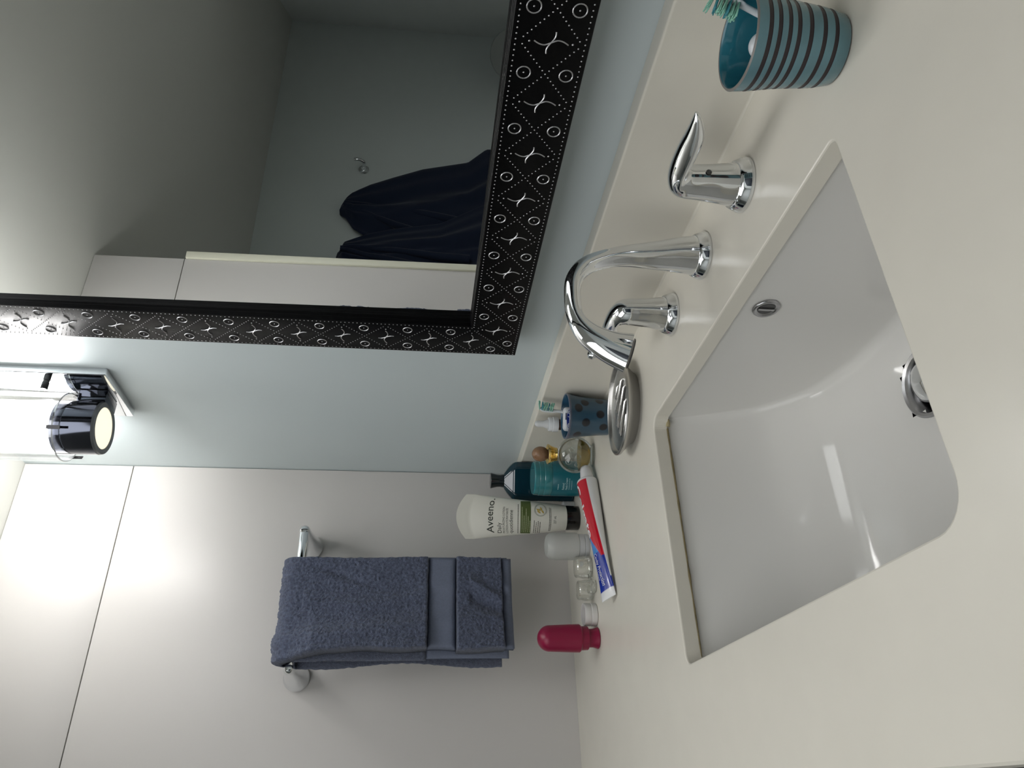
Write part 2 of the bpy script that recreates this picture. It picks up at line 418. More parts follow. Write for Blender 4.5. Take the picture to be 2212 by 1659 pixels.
handle('lever_tap', 'chrome lever tap between the spout and the soap dish', .659, -.081, -1)

# ------------------------------------------------------------------ mirror with decorated frame
MX, MZ, MW, FO, GD = .4923, .1577, .064, .0404, .0258
PH, PV = .058, .0541
NH, NV = 15, 14
W_, H_ = PH * NH, .124 + PV * 11 + .064
H_ = round((ZC - .03 - MZ) / PV) * PV; H_ = .062 * 2 + PV * 12
MR = thing('wall_mirror', 'wall mirror in a black frame with silver diamond, ring and dot pattern', 'mirror', (MX, 0, MZ))
BLK = mat('black_lacquer', (.0030, .0030, .0034), .36, spec=.10, bump=.25, bscale=900, bdist=.0003)
SILV = mat('silver_relief', (.45, .45, .46), .35, .6)
def fpt(side, a, w, d):
    """a = along the side from its start corner, w = in from the outer edge, d = depth off the wall"""
    if side == 'bottom': return (a, -d, w)
    if side == 'top': return (a, -d, H_ - w)
    if side == 'left': return (w, -d, a)
    return (W_ - w, -d, a)
prof_f = [(0, .0008), (0, .038), (.0006, .0396), (.002, .0404), (.0625, .0404), (.0632, .0412), (.0640, .0412), (.0646, .0404),
          (.0647, .0350), (.0651, .0345), (.0653, .0300), (.0658, .0295), (.0660, .0262), (.0668, .0245), (.0668, .0008)]
for side in ('bottom', 'left', 'top', 'right'):
    Ln = W_ if side in ('bottom', 'top') else H_
    V = []
    for w, d in prof_f: V.append(fpt(side, w, w, d))
    for w, d in prof_f: V.append(fpt(side, Ln - w, w, d))
    n = len(prof_f); F = [(i, (i + 1) % n, n + (i + 1) % n, n + i) for i in range(n)]
    fr = mesh_obj('frame_side', V, F, BLK, MR, auto=30)
    # beads: edge rows and dotted diagonals
    g = G(); horiz = side in ('bottom', 'top'); P_ = PH if horiz else PV; off = PH if horiz else .062
    def bead(a, w, r=.00085, flat=.6):
        vv = [fpt(side, a, w, FO + r * flat)] + [fpt(side, a + r * cos(t * pi / 3), w + r * sin(t * pi / 3), FO - .0001) for t in range(6)]
        g.add(vv, [(0, 1 + k, 1 + (k + 1) % 6) for k in range(6)])
    k = 0; a = .004
    while a < Ln - .004:
        bead(a, .0045)
        if .062 < a < Ln - .062: bead(a, .0605, .0009)
        a += .0049
    cells = [off + P_ * k for k in range(-1, int((Ln) / P_) + 2)]
    for c_ in cells:
        for sa in (-1, 1):
            for sw in (-1, 1):
                for j in range(1, 9):
                    t = j / 9; a = c_ + sa * (P_ / 2) * (1 - t); w = .032 + sw * .0255 * t
                    if w < a < Ln - w: bead(a, w, .00085)
        if .02 < c_ - P_ / 2 < Ln - .02: bead(c_ - P_ / 2, .032, .00085)
    bd = mesh_obj('beading', g.V, g.F, SILV, fr, smooth=False); bd['kind'] = 'stuff'
    def stroke(nm, pts, wd=.00075):
        V = []; F = []
        for i, (a, w) in enumerate(pts):
            a0, w0 = pts[max(i - 1, 0)]; a1, w1 = pts[min(i + 1, len(pts) - 1)]
            l = math.hypot(a1 - a0, w1 - w0) or 1; na, nw = -(w1 - w0) / l, (a1 - a0) / l
            for q, dd in ((-wd, -.0001), (0, .0007), (wd, -.0001)): V.append(fpt(side, a + na * q, w + nw * q, FO + dd))
        for i in range(len(pts) - 1):
            for q in (0, 1): F.append((i * 3 + q, i * 3 + q + 1, i * 3 + q + 4, i * 3 + q + 3))
        return V, F
    for c_ in cells:
        # motif at a diamond centre: two arcs back to back with a dot above and below
        if .045 < c_ < Ln - .045:
            g = G(); s_ = 1 if horiz else 1
            for st_ in ([(.0140, .0008), (.0110, -.0010), (.0080, -.0021), (.0045, -.0022), (0, 0), (-.0045, .0022), (-.0080, .0021), (-.0110, .0010), (-.0140, -.0008)],
                        [(-.0026, .0098), (-.0029, .0065), (-.0020, .0035), (0, 0), (.0020, -.0035), (.0029, -.0065), (.0026, -.0098)]):
                g.add(*stroke('m', [(c_ + a, .032 + w) for w, a in cr(st_, 3)], .00068))
            for q in (.0175, -.0175):
                g.add([fpt(side, c_, .032 + q, FO + .0008)] + [fpt(side, c_ + .0010 * cos(t * pi / 3), .032 + q + .0010 * sin(t * pi / 3), FO - .0001) for t in range(6)], [(0, 1 + k, 1 + (k + 1) % 6) for k in range(6)])
            mesh_obj('motif', g.V, g.F, SILV, fr, smooth=False)
        # rings beside each crossing
        c2 = c_ - P_ / 2
        for w in (.0145, .0500):
            if w + .008 < c2 < Ln - w - .008 and c2 > 0:
                g = G(); pts = [(c2 + .0056 * cos(t * pi / 10), w + .0056 * sin(t * pi / 10)) for t in range(21)]
                g.add(*stroke('r', pts, .00065))
                g.add([fpt(side, c2, w, FO + .0007)] + [fpt(side, c2 + .0009 * cos(t * pi / 3), w + .0009 * sin(t * pi / 3), FO - .0001) for t in range(6)], [(0, 1 + k, 1 + (k + 1) % 6) for k in range(6)])
                mesh_obj('ring', g.V, g.F, SILV, fr, smooth=False)
# glass, turned very slightly in its frame
nv = Vector((.0159, -1, -.0071)); cc = Vector((.9 - MX, -GD, .6 - MZ))
def gl(x, z): return (x, cc.y - (-(nv.x * (x - cc.x) + nv.z * (z - cc.z))), z)
V = [gl(.0645, .0645), gl(W_ - .0645, .0645), gl(W_ - .0645, H_ - .0645), gl(.0645, H_ - .0645)]
V += [(x, y + .003, z) for x, y, z in V]
mesh_obj('glass', V, [(0, 1, 2, 3), (7, 6, 5, 4), (0, 4, 5, 1), (1, 5, 6, 2), (2, 6, 7, 3), (3, 7, 4, 0)], mat('mirror_glass', (.91, .93, .925), 0.0, 1.0), MR, smooth=False)

# ------------------------------------------------------------------ wall lamp
LX, LY = .286, -.065
LP = thing('wall_lamp', 'chrome wall lamp with glass cylinder glowing left of the mirror', 'lamp', (LX, 0, .729))
LZ = .729
box('backplate', (-.064, -.012, 0), (.064, -.0005, .250), CHROME, LP, bevel=.0012)
ar = box('arm', (-.021, -.032, .010), (.021, -.0122, .050), mat('dark_chrome', (.055, .06, .075), .08, 1.0), LP, bevel=.002)
cp = lathe('end_cap', [(.0375, .012), (.0390, .0135), (.0390, .069), (.0375, .071), (0, .071)], mat('dark_chrome', (.055, .06, .075), .08, 1.0), LP, cx=0, cy=LY, n=64)
lathe('end_ring', [(.0308, .0115), (.0308, .0102), (.0380, .0102), (.0390, .0135)], mat('graphite', (.10, .105, .11), .35, .5), cp, cx=0, cy=LY, n=64)
lathe('end_diffuser', [(.0306, .0112), (0, .0112)], mat('cream_diffuser', (.9, .85, .68), .5, emit=(1, .93, .72), estr=.8), cp, cx=0, cy=LY, n=64)
EM = mat('lit_tube', (.9, .9, .9), .5, emit=(1, .985, .965), estr=LAMP_POWER)
lathe('lit_tube', [(0, .0712), (.0360, .0712), (.0375, .0735), (.0375, .233), (.0360, .235), (0, .235)], EM, LP, cx=0, cy=LY, n=64)
lathe('upper_cap', [(0, .2352), (.0385, .2352), (.0390, .237), (.0390, .246), (.037, .248), (0, .248)], mat('dark_chrome', (.2, .2, .2), .1, 1), LP, cx=0, cy=LY, n=48)
box('arm', (-.020, -.032, .2365), (.020, -.0122, .2465), CHROME, LP, bevel=.002)
CG = glassy('lamp_glass', (1, 1, 1), thin=.5, base=.03)
GR = glassy('lamp_glass_edge', (.96, .98, .98), thin=.9, base=.45, rough=.1)
lathe('glass_cylinder', [(.0500, .060), (.0500, .240), (.0485, .240), (.0485, .060)], CG, LP, cx=0, cy=LY, n=64)
lathe('glass_rim', [(.0499, .0585), (.0502, .0600), (.0486, .0600), (.0488, .0585)], GR, LP, cx=0, cy=LY, n=64, closed=True)
for a in (-26, 94, 214):
    t = radians(a); g = G(); u = Vector((cos(t), sin(t), 0)); v = Vector((-sin(t), cos(t), 0)); c0 = Vector((0, LY, 0))
    pts = [c0 + u * r + v * s + Vector((0, 0, z)) for z in (.0480, .0660) for r, s in ((.0505, -.0028), (.0520, -.0028), (.0520, .0028), (.0505, .0028))]
    g.add(pts, [(0, 3, 2, 1), (4, 5, 6, 7), (0, 1, 5, 4), (1, 2, 6, 5), (2, 3, 7, 6), (3, 0, 4, 7)])
    mesh_obj('clip', g.V, g.F, mat('black_metal', (.02, .02, .022), .3, .5), LP, smooth=False)
V, F = lathe_vf([(0, 0), (.0048, 0), (.0048, .0085), (.0040, .009), (.0040, .011), (.0048, .0115), (.0048, .0215), (.004, .0225), (0, .0225)], 24)
kn = mesh_obj('thumbscrew', V, F, mat('black_metal', (.02, .02, .022), .3, .5), LP, auto=40); kn.rotation_euler = (radians(90), 0, 0); kn.location = (.057, -.0121, .079)

# ------------------------------------------------------------------ towel rail and towel
RB = thing('towel_bar', 'short chrome towel bar on two round posts on the white side wall', 'towel bar', (0, -.261, .465))
tube('bar', [(.095, -.112, 0), (.095, -.106, 0), (.095, .106, 0), (.095, .112, 0), (.095, .116, 0)], [.0078, .0082, .0082, .0070, .0030], CHROME, RB, n=24)
for s in (-1, 1):
    p_ = lathe('post', [(0, .0002), (.0208, .0002), (.0214, .002), (.0210, .006), (.0195, .008), (.0160, .028), (.0120, .062), (.0100, .082), (.0095, .092), (.0085, .099), (.005, .1030), (0, .1040)], CHROME, RB, n=40)
    p_.rotation_euler = (0, radians(90), 0); p_.location = (0, s * .109, 0)
TW = thing('hand_towel', 'slate blue terry hand towel folded over the chrome towel bar', 'towel', (0, -.268, 0))
TERRY = mat('terry', '5a6175', .95, bump=1.0, bscale=650, bdist=.0022, mott=.34, mscale=260, sheen=.2, spec=.1)
TERRY_D = mat('terry_deep', '626879', .95, bump=1.0, bscale=650, bdist=.0022, mott=.22, mscale=260, sheen=.2, spec=.1)
WEAVE = mat('woven_band', '6f7688', .85, bump=.5, bscale=900, bdist=.0006, mott=.06, mscale=300, spec=.15)
def towel_path(s, th):
    """s in metres: negative down the back, 0 at the top of the bar, positive down the front; th = distance outwards"""
    zb, xb, r = .465, .095, .0105
    arc_l = pi * r / 2
    R_ = r + th
    if s < -arc_l: return xb - R_ + max(0, -s - arc_l) * .01, zb + s + arc_l
    if s > arc_l: return xb + R_ + .006 * min(1, (s - arc_l) / .1), zb - (s - arc_l)
    a = pi / 2 - s / r; return xb + R_ * cos(a), zb + R_ * sin(a)
def wr(y, z, fuzz, big=1.0, seed=0.0):
    v = Vector((y * 9 + seed, z * 6, seed)); d = .0065 * big * noise.noise(v) + .0022 * big * noise.noise(Vector((y * 26, z * 18, 3 + seed)))
    if fuzz:
        d += .0020 * fuzz * noise.noise(Vector((y * 430, z * 300, seed))) + .0013 * fuzz * noise.noise(Vector((y * 190, z * 120, 7 + seed)))
    return d
def sheet(name, s0, s1, yl, yr, th0, th1, m, fuzz, seed=0.0, step=.00125, big=1.0, extra=None):
    """a closed thick strip of towelling; yl / yr = functions of s giving the two side edges"""
    ns = max(4, int(abs(s1 - s0) / step)); ny = int(.16 / step)
    if not fuzz: ns = max(4, ns // 3); ny //= 2
    V = []; F = []
    for i in range(ns + 1):
        s = s0 + (s1 - s0) * i / ns; a, b = yl(s), yr(s)
        for j in range(ny + 1):
            t = j / ny; y = a + (b - a) * t
            z_ = towel_path(s, 0)[1]
            e = min(1, min(t, 1 - t) * ny * step / .004, min(i, ns - i) * step / .003 + (0 if True else 1)); e = sqrt(max(0, 1 - (1 - e) ** 2))
            th = th0 + (th1 - th0) * (.35 + .65 * e) + wr(y, s, fuzz, big * min(1, abs(s) / .05 + .2), seed) * (.3 + .7 * e)
            if extra: th += extra(y, s)
            x, z = towel_path(s, th); yy = y + .0012 * noise.noise(Vector((s * 120, t * 40, seed))) * (fuzz > 0)
            V.append((x, yy, z + .001 * (fuzz > 0) * noise.noise(Vector((y * 100, s * 30, 5)))))
    nf = len(V)
    for i in range(ns + 1):
        s = s0 + (s1 - s0) * i / ns; a, b = yl(s), yr(s)
        for j in range(ny + 1):
            y = a + (b - a) * j / ny; x, z = towel_path(s, th0 + wr(y, s, 0, big * min(1, abs(s) / .05 + .2), seed) * .9); V.append((x, y, z))
    w = ny + 1
    for i in range(ns):
        for j in range(ny):
            q = i * w + j; F.append((q, q + 1, q + w + 1, q + w)); F.append((nf + q, nf + q + w, nf + q + w + 1, nf + q + 1))
    for i in range(ns):
        for j in (0, ny): q = i * w + j; F.append((q, q + w, nf + q + w, nf + q))
    for j in range(ny):
        for i in (0, ns): q = i * w + j; F.append((q, q + 1, nf + q + 1, nf + q))
    return mesh_obj(name, V, F, m, TW)
OFF = .268
def yl(s): return (-.366 + .015 * min(1, max(0, (s - .01) / .06)) + .0015 * sin(s * 60)) + OFF
def yr(s): return -.2040 + .0015 * sin(s * 30 + 1) + OFF
def fold(y, s):
    # soft creases and ridges seen on the front
    yy = y - OFF; d = .038 * max(0, (-yy - .255) / .11) ** 1.6 * min(1, s / .05)
    d += .0050 * exp(-((yy + .262 + .02 * sin(s * 14)) / .011) ** 2) * (1 if s > .03 else 0)
    d -= .0050 * exp(-((yy + .225 + (s - .06) * .35) / .006) ** 2) * exp(-((s - .09) / .06) ** 2)
    d += .0050 * exp(-((yy + .315 - .1 * (s - .2)) / .012) ** 2)
    if s > .29: d += .007 * exp(-((yy + .245 + (s - .29) * .55) / .009) ** 2) - .005 * exp(-((yy + .270 + (s - .29) * .5) / .008) ** 2)
    return d
sheet('terry_front', -.012, .2238, yl, yr, .001, .0155, TERRY, 1.0, 0, extra=fold)
sheet('woven_band', .2240, .2690, lambda s: yl(s) + .0012, lambda s: yr(s) + .0002, .001, .0098, WEAVE, 0, 0, big=.6, extra=lambda y, s: .6 * fold(y, .26))
sheet('terry_front', .2693, .3440, lambda s: yl(s) - .002, lambda s: yr(s) + .003, .001, .0150, TERRY, 1.0, 0, extra=fold)
sheet('hem', .3443, .3600, lambda s: yl(s) + .001, lambda s: yr(s) + .002, .001, .0085, WEAVE, 0, 0, big=.8, extra=lambda y, s: .6 * fold(y, .26))
sheet('terry_back', -.345, -.013, lambda s: -.366 + OFF + .004 * sin(s * 25), lambda s: -.197 + OFF, .0005, .0125, TERRY_D, .8, 4.0, step=.002)
# inner fold that peeks out behind the front layer
sheet('inner_fold', .006, .2235, lambda s: -.362 + OFF - .003 * s, lambda s: -.2010 + OFF, -.004, .0006, TERRY_D, .6, 8.0, step=.002)
sheet('inner_fold', .2240, .354, lambda s: -.360 + OFF, lambda s: -.2000 + OFF, -.004, .0006, WEAVE, 0, 8.0)

# ------------------------------------------------------------------ unseen fill lights added under the ceiling to brighten room and counter
cl_ = thing('fill_light', 'unseen square fill light added under the ceiling to brighten the room', 'lamp', (1.23, -1.22, ZC))
box('housing', (-.62, -.62, -.020), (.62, .62, -.0005), mat('white_housing', 'd8d8d8', .5), cl_, bevel=.003)
box('diffuser', (-.60, -.60, -.0235), (.60, .60, -.0205), mat('room_fill_diffuser', (.9, .9, .9), .5, emit=(.985, .99, 1), estr=ROOM_FILL_POWER), cl_)
cl_ = thing('fill_light', 'unseen small fill light added above the sink to brighten the counter', 'lamp', (.66, -.26, ZC))
box('housing', (-.17, -.17, -.020), (.17, .17, -.0005), mat('white_housing', 'd8d8d8', .5), cl_, bevel=.003)
box('diffuser', (-.16, -.16, -.0235), (.16, .16, -.0205), mat('sink_fill_diffuser', (.9, .9, .9), .5, emit=(.985, .99, 1), estr=SINK_FILL_POWER), cl_)

# ------------------------------------------------------------------ things on the counter
TEAL = hexc('2f6d76')
def soap_dish():
    root = thing('soap_dish', 'oval brushed steel soap dish with slots beside the spout', 'soap dish', (.4780, -.1060, 0), radians(60))
    a, b = .0635, .0490
    prof = [(0, .0030), (.66, .0030), (.70, .0002), (.74, .0002), (.78, .004), (.90, .0120), (.985, .0165), (1.0, .0180), (1.0, .0202), (.985, .0214), (.955, .0214), (.935, .0205),
            (.90, .0165), (.80, .0140), (0, .0135)]
    V = []; F = []; n = 72; ring = []
    for r, z in prof:
        if r == 0: ring.append([len(V)]); V.append((0, 0, z))
        else:
            ring.append(list(range(len(V), len(V) + n)))
            for k in range(n): t = 2 * pi * k / n; V.append((a * r * cos(t), b * (r if r > .9 else r) * sin(t), z))
    for A, B in zip(ring, ring[1:]):
        for k in range(n):
            f = []
            for i in (A[k % len(A)], A[(k + 1) % n % len(A)], B[(k + 1) % n % len(B)], B[k % len(B)]):
                if i not in f: f.append(i)
            F.append(f)
    mesh_obj('dish', V, F, STEEL, root, auto=35)
    SL = mat('polished_rib', (.85, .84, .82), .15, 1.0)
    for (x0, y0), (x1, y1) in (((.031, .0205), (.0098, .0296)), ((.0395, .0026), (-.0072, .0246)), ((.0309, -.0109), (-.0276, .0163)), ((.0127, -.0195), (-.0367, .0024)), ((-.0044, -.0280), (-.0316, -.0195))):
        e0, e1 = Vector((x0, y0, .0138)), Vector((x1, y1, .0138)); t_ = (e1 - e0).normalized(); n_v = Vector((-t_.y, t_.x, 0)); up_ = Vector((0, 0, .0016))
        tube('rib', [e0, e0 + t_ * .004 + up_, e1 - t_ * .004 + up_, e1], [.0010, .0019, .0019, .0010], SL, root, n=10)
        g = G(); zz_ = Vector((0, 0, .0002)); g.add([e0 + n_v * .0030 + zz_, e1 + n_v * .0030 + zz_, e1 + n_v * .0062 + zz_, e0 + n_v * .0062 + zz_], [(0, 1, 2, 3)])
        mesh_obj('slot', g.V, g.F, BLACK, root, smooth=False)
soap_dish()

def cup_lathe(name, root, r0, r1, h, t, m, rows=40, n=96, flare=0.0, colf=None, inner=None):
    """tapered open cup with thick wall, vertex coloured outside by colf(angle, z)"""
    out = []
    for i in range(rows + 1):
        f = i / rows; out.append((r0 + (r1 - r0) * f + flare * (f - .5) ** 2 * 4 * (1 if f > .5 else .15), h * f))
    rt = out[-1][0]
    prof = [(0, .0002), (r0 * .9, .0002), (r0 * .985, .001)] + out[1:-1] + [(rt, h - .001), (rt - t * .25, h), (rt - t * .75, h), (rt - t, h - .001)]
    k = len(prof)
    for i in range(12):
        f = 1 - (i + 1) / 12; j = min(rows, max(0, int(f * rows))); prof.append((out[j][0] - t, max(.004, h * f)))
    prof.append((0, .004))
    V, F = lathe_vf(prof, n); cols = []
    idx = 0
    for q, (r, z) in enumerate(prof):
        cnt = 1 if r < 1e-7 else n
        for kk in range(cnt):
            cols.append(colf(2 * pi * kk / n, z) if q < k - 2 else inner)
    return mesh_obj(name, V, F, m, root, cols=cols, auto=60)

# striped cup at the right end of the counter
CR_ = thing('tumbler', 'large teal ceramic cup with brown stripes right of the sink', 'cup', (1.0160, -.105, 0), radians(20))
teal_c, brown_c = hexc('5d828c'), hexc('2b2327')
zs_ = [.0127, .0218, .0320, .0410, .0480, .0556, .0625]
prof = []; fmi = []
H1, r0_, r1_ = .0720, .0232, .0330
def rad(z): f = z / H1; return r0_ + (r1_ - r0_) * (f ** .8) + .0004 * sin(f * 9)
zz = [.0015]
for z in zs_: zz += [z - .0017, z - .0015, z + .0013, z + .0015]
zz += [H1 - .0025]
prof = [(0, .0002), (r0_ * .93, .0002), (rad(0), .0010)] + [(rad(z) - (.00035 if any(abs(z - q) < .00155 for q in zs_) and any(abs(z - q + .0001) < .00145 for q in zs_) else 0), z) for z in zz]
kk = len(prof); prof += [(rad(H1), H1 - .0010), (rad(H1) - .0008, H1), (rad(H1) - .0020, H1 - .0002), (rad(H1) - .0030, H1 - .0015)]
prof += [(rad(z) - .0030, z) for z in (.060, .045, .03, .015, .006)] + [(0, .004)]
V, F = lathe_vf(prof, 96)
fm = []
for f in F:
    z = sum(V[i][2] for i in f) / len(f); r = sum(math.hypot(V[i][0], V[i][1]) for i in f) / len(f)
    inner = r < rad(min(max(z, 0), H1)) - .0016
    if inner: fm.append(2)
    elif z > H1 - .0012: fm.append(3)
    elif any(abs(z - q) < .00165 for q in zs_) or z < .0009: fm.append(1)
    else: fm.append(0)
MT = [mat('teal_glaze', teal_c, .25, mott=.12, mscale=45, coat=.3), mat('brown_glaze', brown_c, .4), mat('teal_glaze_inner', hexc('2c7080'), .12, mott=.2, mscale=30, coat=.4), mat('rim_glaze', hexc('7d7a76'), .25)]
mesh_obj('cup_body', V, F, None, CR_, mats=MT, fm=fm, auto=40)

def toothbrush(label, base, tip, handle_col, bristle, bd, hl=.024, wid=.006, group=None):
    """lies from base to tip, bristles pointing along bd"""
    A, B = Vector(base), Vector(tip); t = (B - A).normalized(); L = (B - A).length
    bd = Vector(bd); bd = (bd - t * bd.dot(t)).normalized(); s = t.cross(bd)
    root = thing('toothbrush', label, 'toothbrush', tuple(A)); root.matrix_world = Matrix.Translation(A) @ Matrix((s, bd, t)).transposed().to_4x4()
    P = [(0, 0, .003, .0032, .0028), (0, 0, L * .25, .0055, .0042), (0, 0, L * .5, .0048, .0040), (0, .0006, L - hl - .022, .0030, .0028), (0, 0, L - hl - .006, .0026, .0022),
         (0, -.0008, L - hl, .0040, .0020), (0, -.0010, L - hl * .5, wid, .0020), (0, -.0008, L - .004, wid * .9, .0018), (0, -.0004, L, wid * .35, .0012)]
    loft('handle', [((x, y, z), (w, 0, 0), (0, d, 0)) for x, y, z, w, d in cr(P, 5)], handle_col, root, n=20)
    rng = random.Random(3)
    rows = [(L - hl + .002 + hl * .92 * k / 6) for k in range(7)]
    for i, z in enumerate(rows):
        g = G()
        for xx in (-.0036, -.0012, .0012, .0036):
            for q in range(4):
                dx_, dz_ = rng.uniform(-.0008, .0008), rng.uniform(-.0007, .0007); ln = .0105 + rng.uniform(-.0012, .0012) + (.0015 if i in (0, 6) else 0)
                b0 = Vector((xx + dx_ * .5, .0006, z + dz_ * .5)); b1 = Vector((xx + dx_ * 1.6, ln, z + dz_ * 1.8 + (.0022 if i == 6 else -.0004)))
                V, F = tube_vf([b0, b1], .00048, 5); g.add(V, F)
        mesh_obj('bristle_row', g.V, g.F, bristle[i % len(bristle)], root)
    return root
WPL = mat('white_plastic', 'd9dde0', .25)
MINT = mat('mint_bristle', '8fc9b4', .45); MINTD = mat('teal_bristle', '3e8f9a', .45)
toothbrush('white toothbrush with mint bristles leaning in the striped teal cup', (1.020, -.1045, .0055), (1.0305, -.0770, .0880), WPL, [MINT, MINT, MINTD], (-.45, -.75, .1), hl=.019, wid=.005)
rz = thing('round_container', 'white rounded plastic container standing inside the striped teal cup', 'container', (1.0120, -.1020, .0042))
lathe('shell', [(0, 0), (.0080, 0), (.0088, .001), (.0092, .03), (.0094, .0470)] + [(.0094 * cos(radians(a)), .047 + .0094 * sin(radians(a))) for a in range(10, 90, 10)] + [(0, .0564)], WPL, rz, n=32)

# dotted blue tumbler
BL = thing('tumbler', 'small dark blue ceramic cup with black dots behind the soap dish', 'cup', (.3580, -.0580, 0))
dots = [(radians(d), z, .0062) for d, z in ((-3, .051), (17, .0405), (-44, .0395), (-19, .018), (30, .017), (75, .047), (100, .02), (140, .045), (180, .03), (215, .05), (250, .02), (-60, .012), (-85, .05))]
def bcol(a, z):
    base = hexc('2f4d61'); e = noise.noise(Vector((cos(a) * 3, sin(a) * 3, z * 60))) * .12
    base = tuple(c * (1 + e) for c in base)
    if z > .0625: return hexc('5a5f70')
    for d, dz, r in dots:
        da = (a - d + pi) % (2 * pi) - pi; rr = sqrt((da * .029) ** 2 + (z - dz) ** 2)
        k = max(0, min(1, (r - rr) / .0010 + .5)); 
        if k > 0: base = tuple(b * (1 - k) + q * k for b, q in zip(base, hexc('10131c')))
    return base
cup_lathe('cup_body', BL, .0262, .0318, .0655, .0026, mat('blue_glaze', (.1, .1, .1), .28, attr='Col', coat=.3), rows=70, n=180, flare=.0028, colf=bcol, inner=hexc('234f6b'))
toothbrush('white toothbrush with mint bristles standing in the dotted blue cup', (.3500, -.0560, .0050), (.3470, -.0400, .1010), WPL, [MINT, MINT, MINTD], (.90, .30, .05), hl=.021, wid=.005)
# dental floss box in the cup
fl = thing('floss_box', 'white dental floss box with blue lettering inside the dotted cup', 'floss box', (.3630, -.0655, .0045), radians(-27))
bx = box('box_body', (-.0070, -.0180, 0), (.0070, .0180, .0655), mat('floss_white', 'c9ccd0', .3), fl, bevel=.0055, seg=4)
def ffn(u, v): return (.0074, u, v)
ovl = []
for k in range(40): ovl.append((.00715, .0000 + .0155 * cos(2 * pi * k / 40), .0560 + .0052 * sin(2 * pi * k / 40)))
mesh_obj('print_oval', ovl, [tuple(range(40))], mat('blue_ink', '1b2f86', .4), fl, smooth=False)
text('lettering', 'Oral-B', .0250, .0060, lambda u, v: (.0073, -.0130 + u, .0535 + v), mat('white_print', 'd5d8e2', .4), fl, shear=.25, bold=.02)
box('print_bar', (.0069, -.0010, .0616), (.00725, .0090, .0632), mat('grey_ink', '3c4560', .4), fl)

# dropper bottle
db = thing('dropper_bottle', 'small amber dropper bottle with white cap behind the dotted blue cup', 'bottle', (.2990, -.0420, 0))
lathe('bottle_body', [(0, .0003), (.0125, .0003), (.0138, .002), (.0138, .046), (.0120, .0520), (.0088, .0550), (.0086, .0645), (0, .0645)], mat('amber_glass', (.06, .018, .006), .08, trans=.2), db)
lathe('label_wrap', [(.01385, .006), (.01405, .0062), (.01405, .0440), (.01385, .0442)], mat('label_white', 'd2d3d0', .5), db)
lb = lathe('label_stripe', [(.01408, .0075), (.01418, .0076), (.01418, .0140), (.01408, .0141)], BLACK, db)
AZ = math.atan2(CY + .0420, CX - .2990)
for k in range(9):
    a = AZ - .9 + k * .055; ww = .006 if k % 2 else .012
    patch('barcode_line', a, a + ww * 1.6, .018, .029, lambda u, v: (.01420 * cos(u), .01420 * sin(u), v), BLACK, db, nu=2, nv=1)
fine_print('print', [(AZ - .95, .0335, .26, .0012), (AZ - .95, .0360, .22, .0012)], lambda u, v: (.01422 * cos(u), .01422 * sin(u), v), BLACK, db, 5)
lathe('cap', [(0, .0648), (.0118, .0648), (.0120, .0656), (.0120, .0730), (.0112, .0735), (.0112, .0785), (.0105, .0800), (0, .0800)], WPL, db, n=40)
lathe('bulb', [(0, .0800), (.0070, .0800), (.0068, .0840), (.0052, .0875), (.0050, .0930), (.0052, .0960), (.0042, .0995), (.0022, .1012), (0, .1018)], mat('rubber_white', 'cfd1d2', .5), db, n=24)

# perfume bottle
pf = thing('perfume_bottle', 'round clear glass perfume bottle with golden liquid and ribbed gold collar', 'perfume bottle', (.2560, -.0740, 0))
CLR = glassy('clear_glass', (.93, .95, .94), thin=.75, base=.07, rough=.03)
Rg = .0295
gp = [(0, .0003), (.0150, .0003), (.0195, .0018)] + [(Rg * cos(radians(a)), .0305 + Rg * sin(radians(a))) for a in range(-62, 74, 6)] + [(.0075, .0590), (.0075, .0625), (0, .0625)]
gb = lathe('globe', gp, CLR, pf, n=56, sy=.72); gb.rotation_euler = (0, 0, AZ + pi / 2)
gi = [(0, .0055)] + [((Rg - .0035) * cos(radians(a)), .0305 + (Rg - .0035) * sin(radians(a))) for a in range(-68, -14, 6)] + [(.0250, .0238), (0, .0238)]
lq = lathe('liquid', gi, mat('golden_liquid', (.62, .43, .07), .08, trans=.75, ior=1.33), pf, n=48, sy=.66); lq.rotation_euler = (0, 0, AZ + pi / 2)
g = G()
for k, (u, v, r) in enumerate(((-.010, .044, .0055), (.008, .040, .0045), (-.002, .030, .0050), (.013, .028, .0040), (-.015, .031, .0035), (.003, .050, .0035))):
    yy = .72 * sqrt(max(.00001, Rg ** 2 - u ** 2 - (v - .0305) ** 2)) - .0006
    V = []; F = []
    for i in range(25): t = i * pi / 12 * 1.0; V.append((u + r * cos(t) * (1 - i * .012), -yy, v + r * sin(t) * (1 - i * .012)))
    VV, FF = tube_vf(V, .0007, 6); g.add(VV, FF)
em = mesh_obj('embossing', g.V, g.F, CLR, pf); em.rotation_euler = (0, 0, AZ + pi / 2)
GOLD = mat('gold', (.85, .62, .22), .16, 1.0)
g = G()
V, F = lathe_vf([(0, .0605), (.0105, .0605), (.0112, .0618), (.0104, .0630), (.0118, .0643), (.0110, .0655), (.0128, .0668), (.0119, .0680), (.0138, .0693), (.0128, .0705), (.0150, .0720), (.0165, .0755), (.0158, .0760), (.0110, .0735), (0, .0735)], 40)
mesh_obj('collar', V, F, GOLD, pf, auto=25)
bl = lathe('ball_stopper', [(0, .0730), (.0095, .0735)] + [(.0122 * cos(radians(a)), .0870 + .0140 * sin(radians(a))) for a in range(-55, 90, 12)] + [(0, .1012)], mat('frosted_brown', '86664c', .25, bump=.6, bscale=140, bdist=.002, mott=.12, mscale=90), pf, n=32)

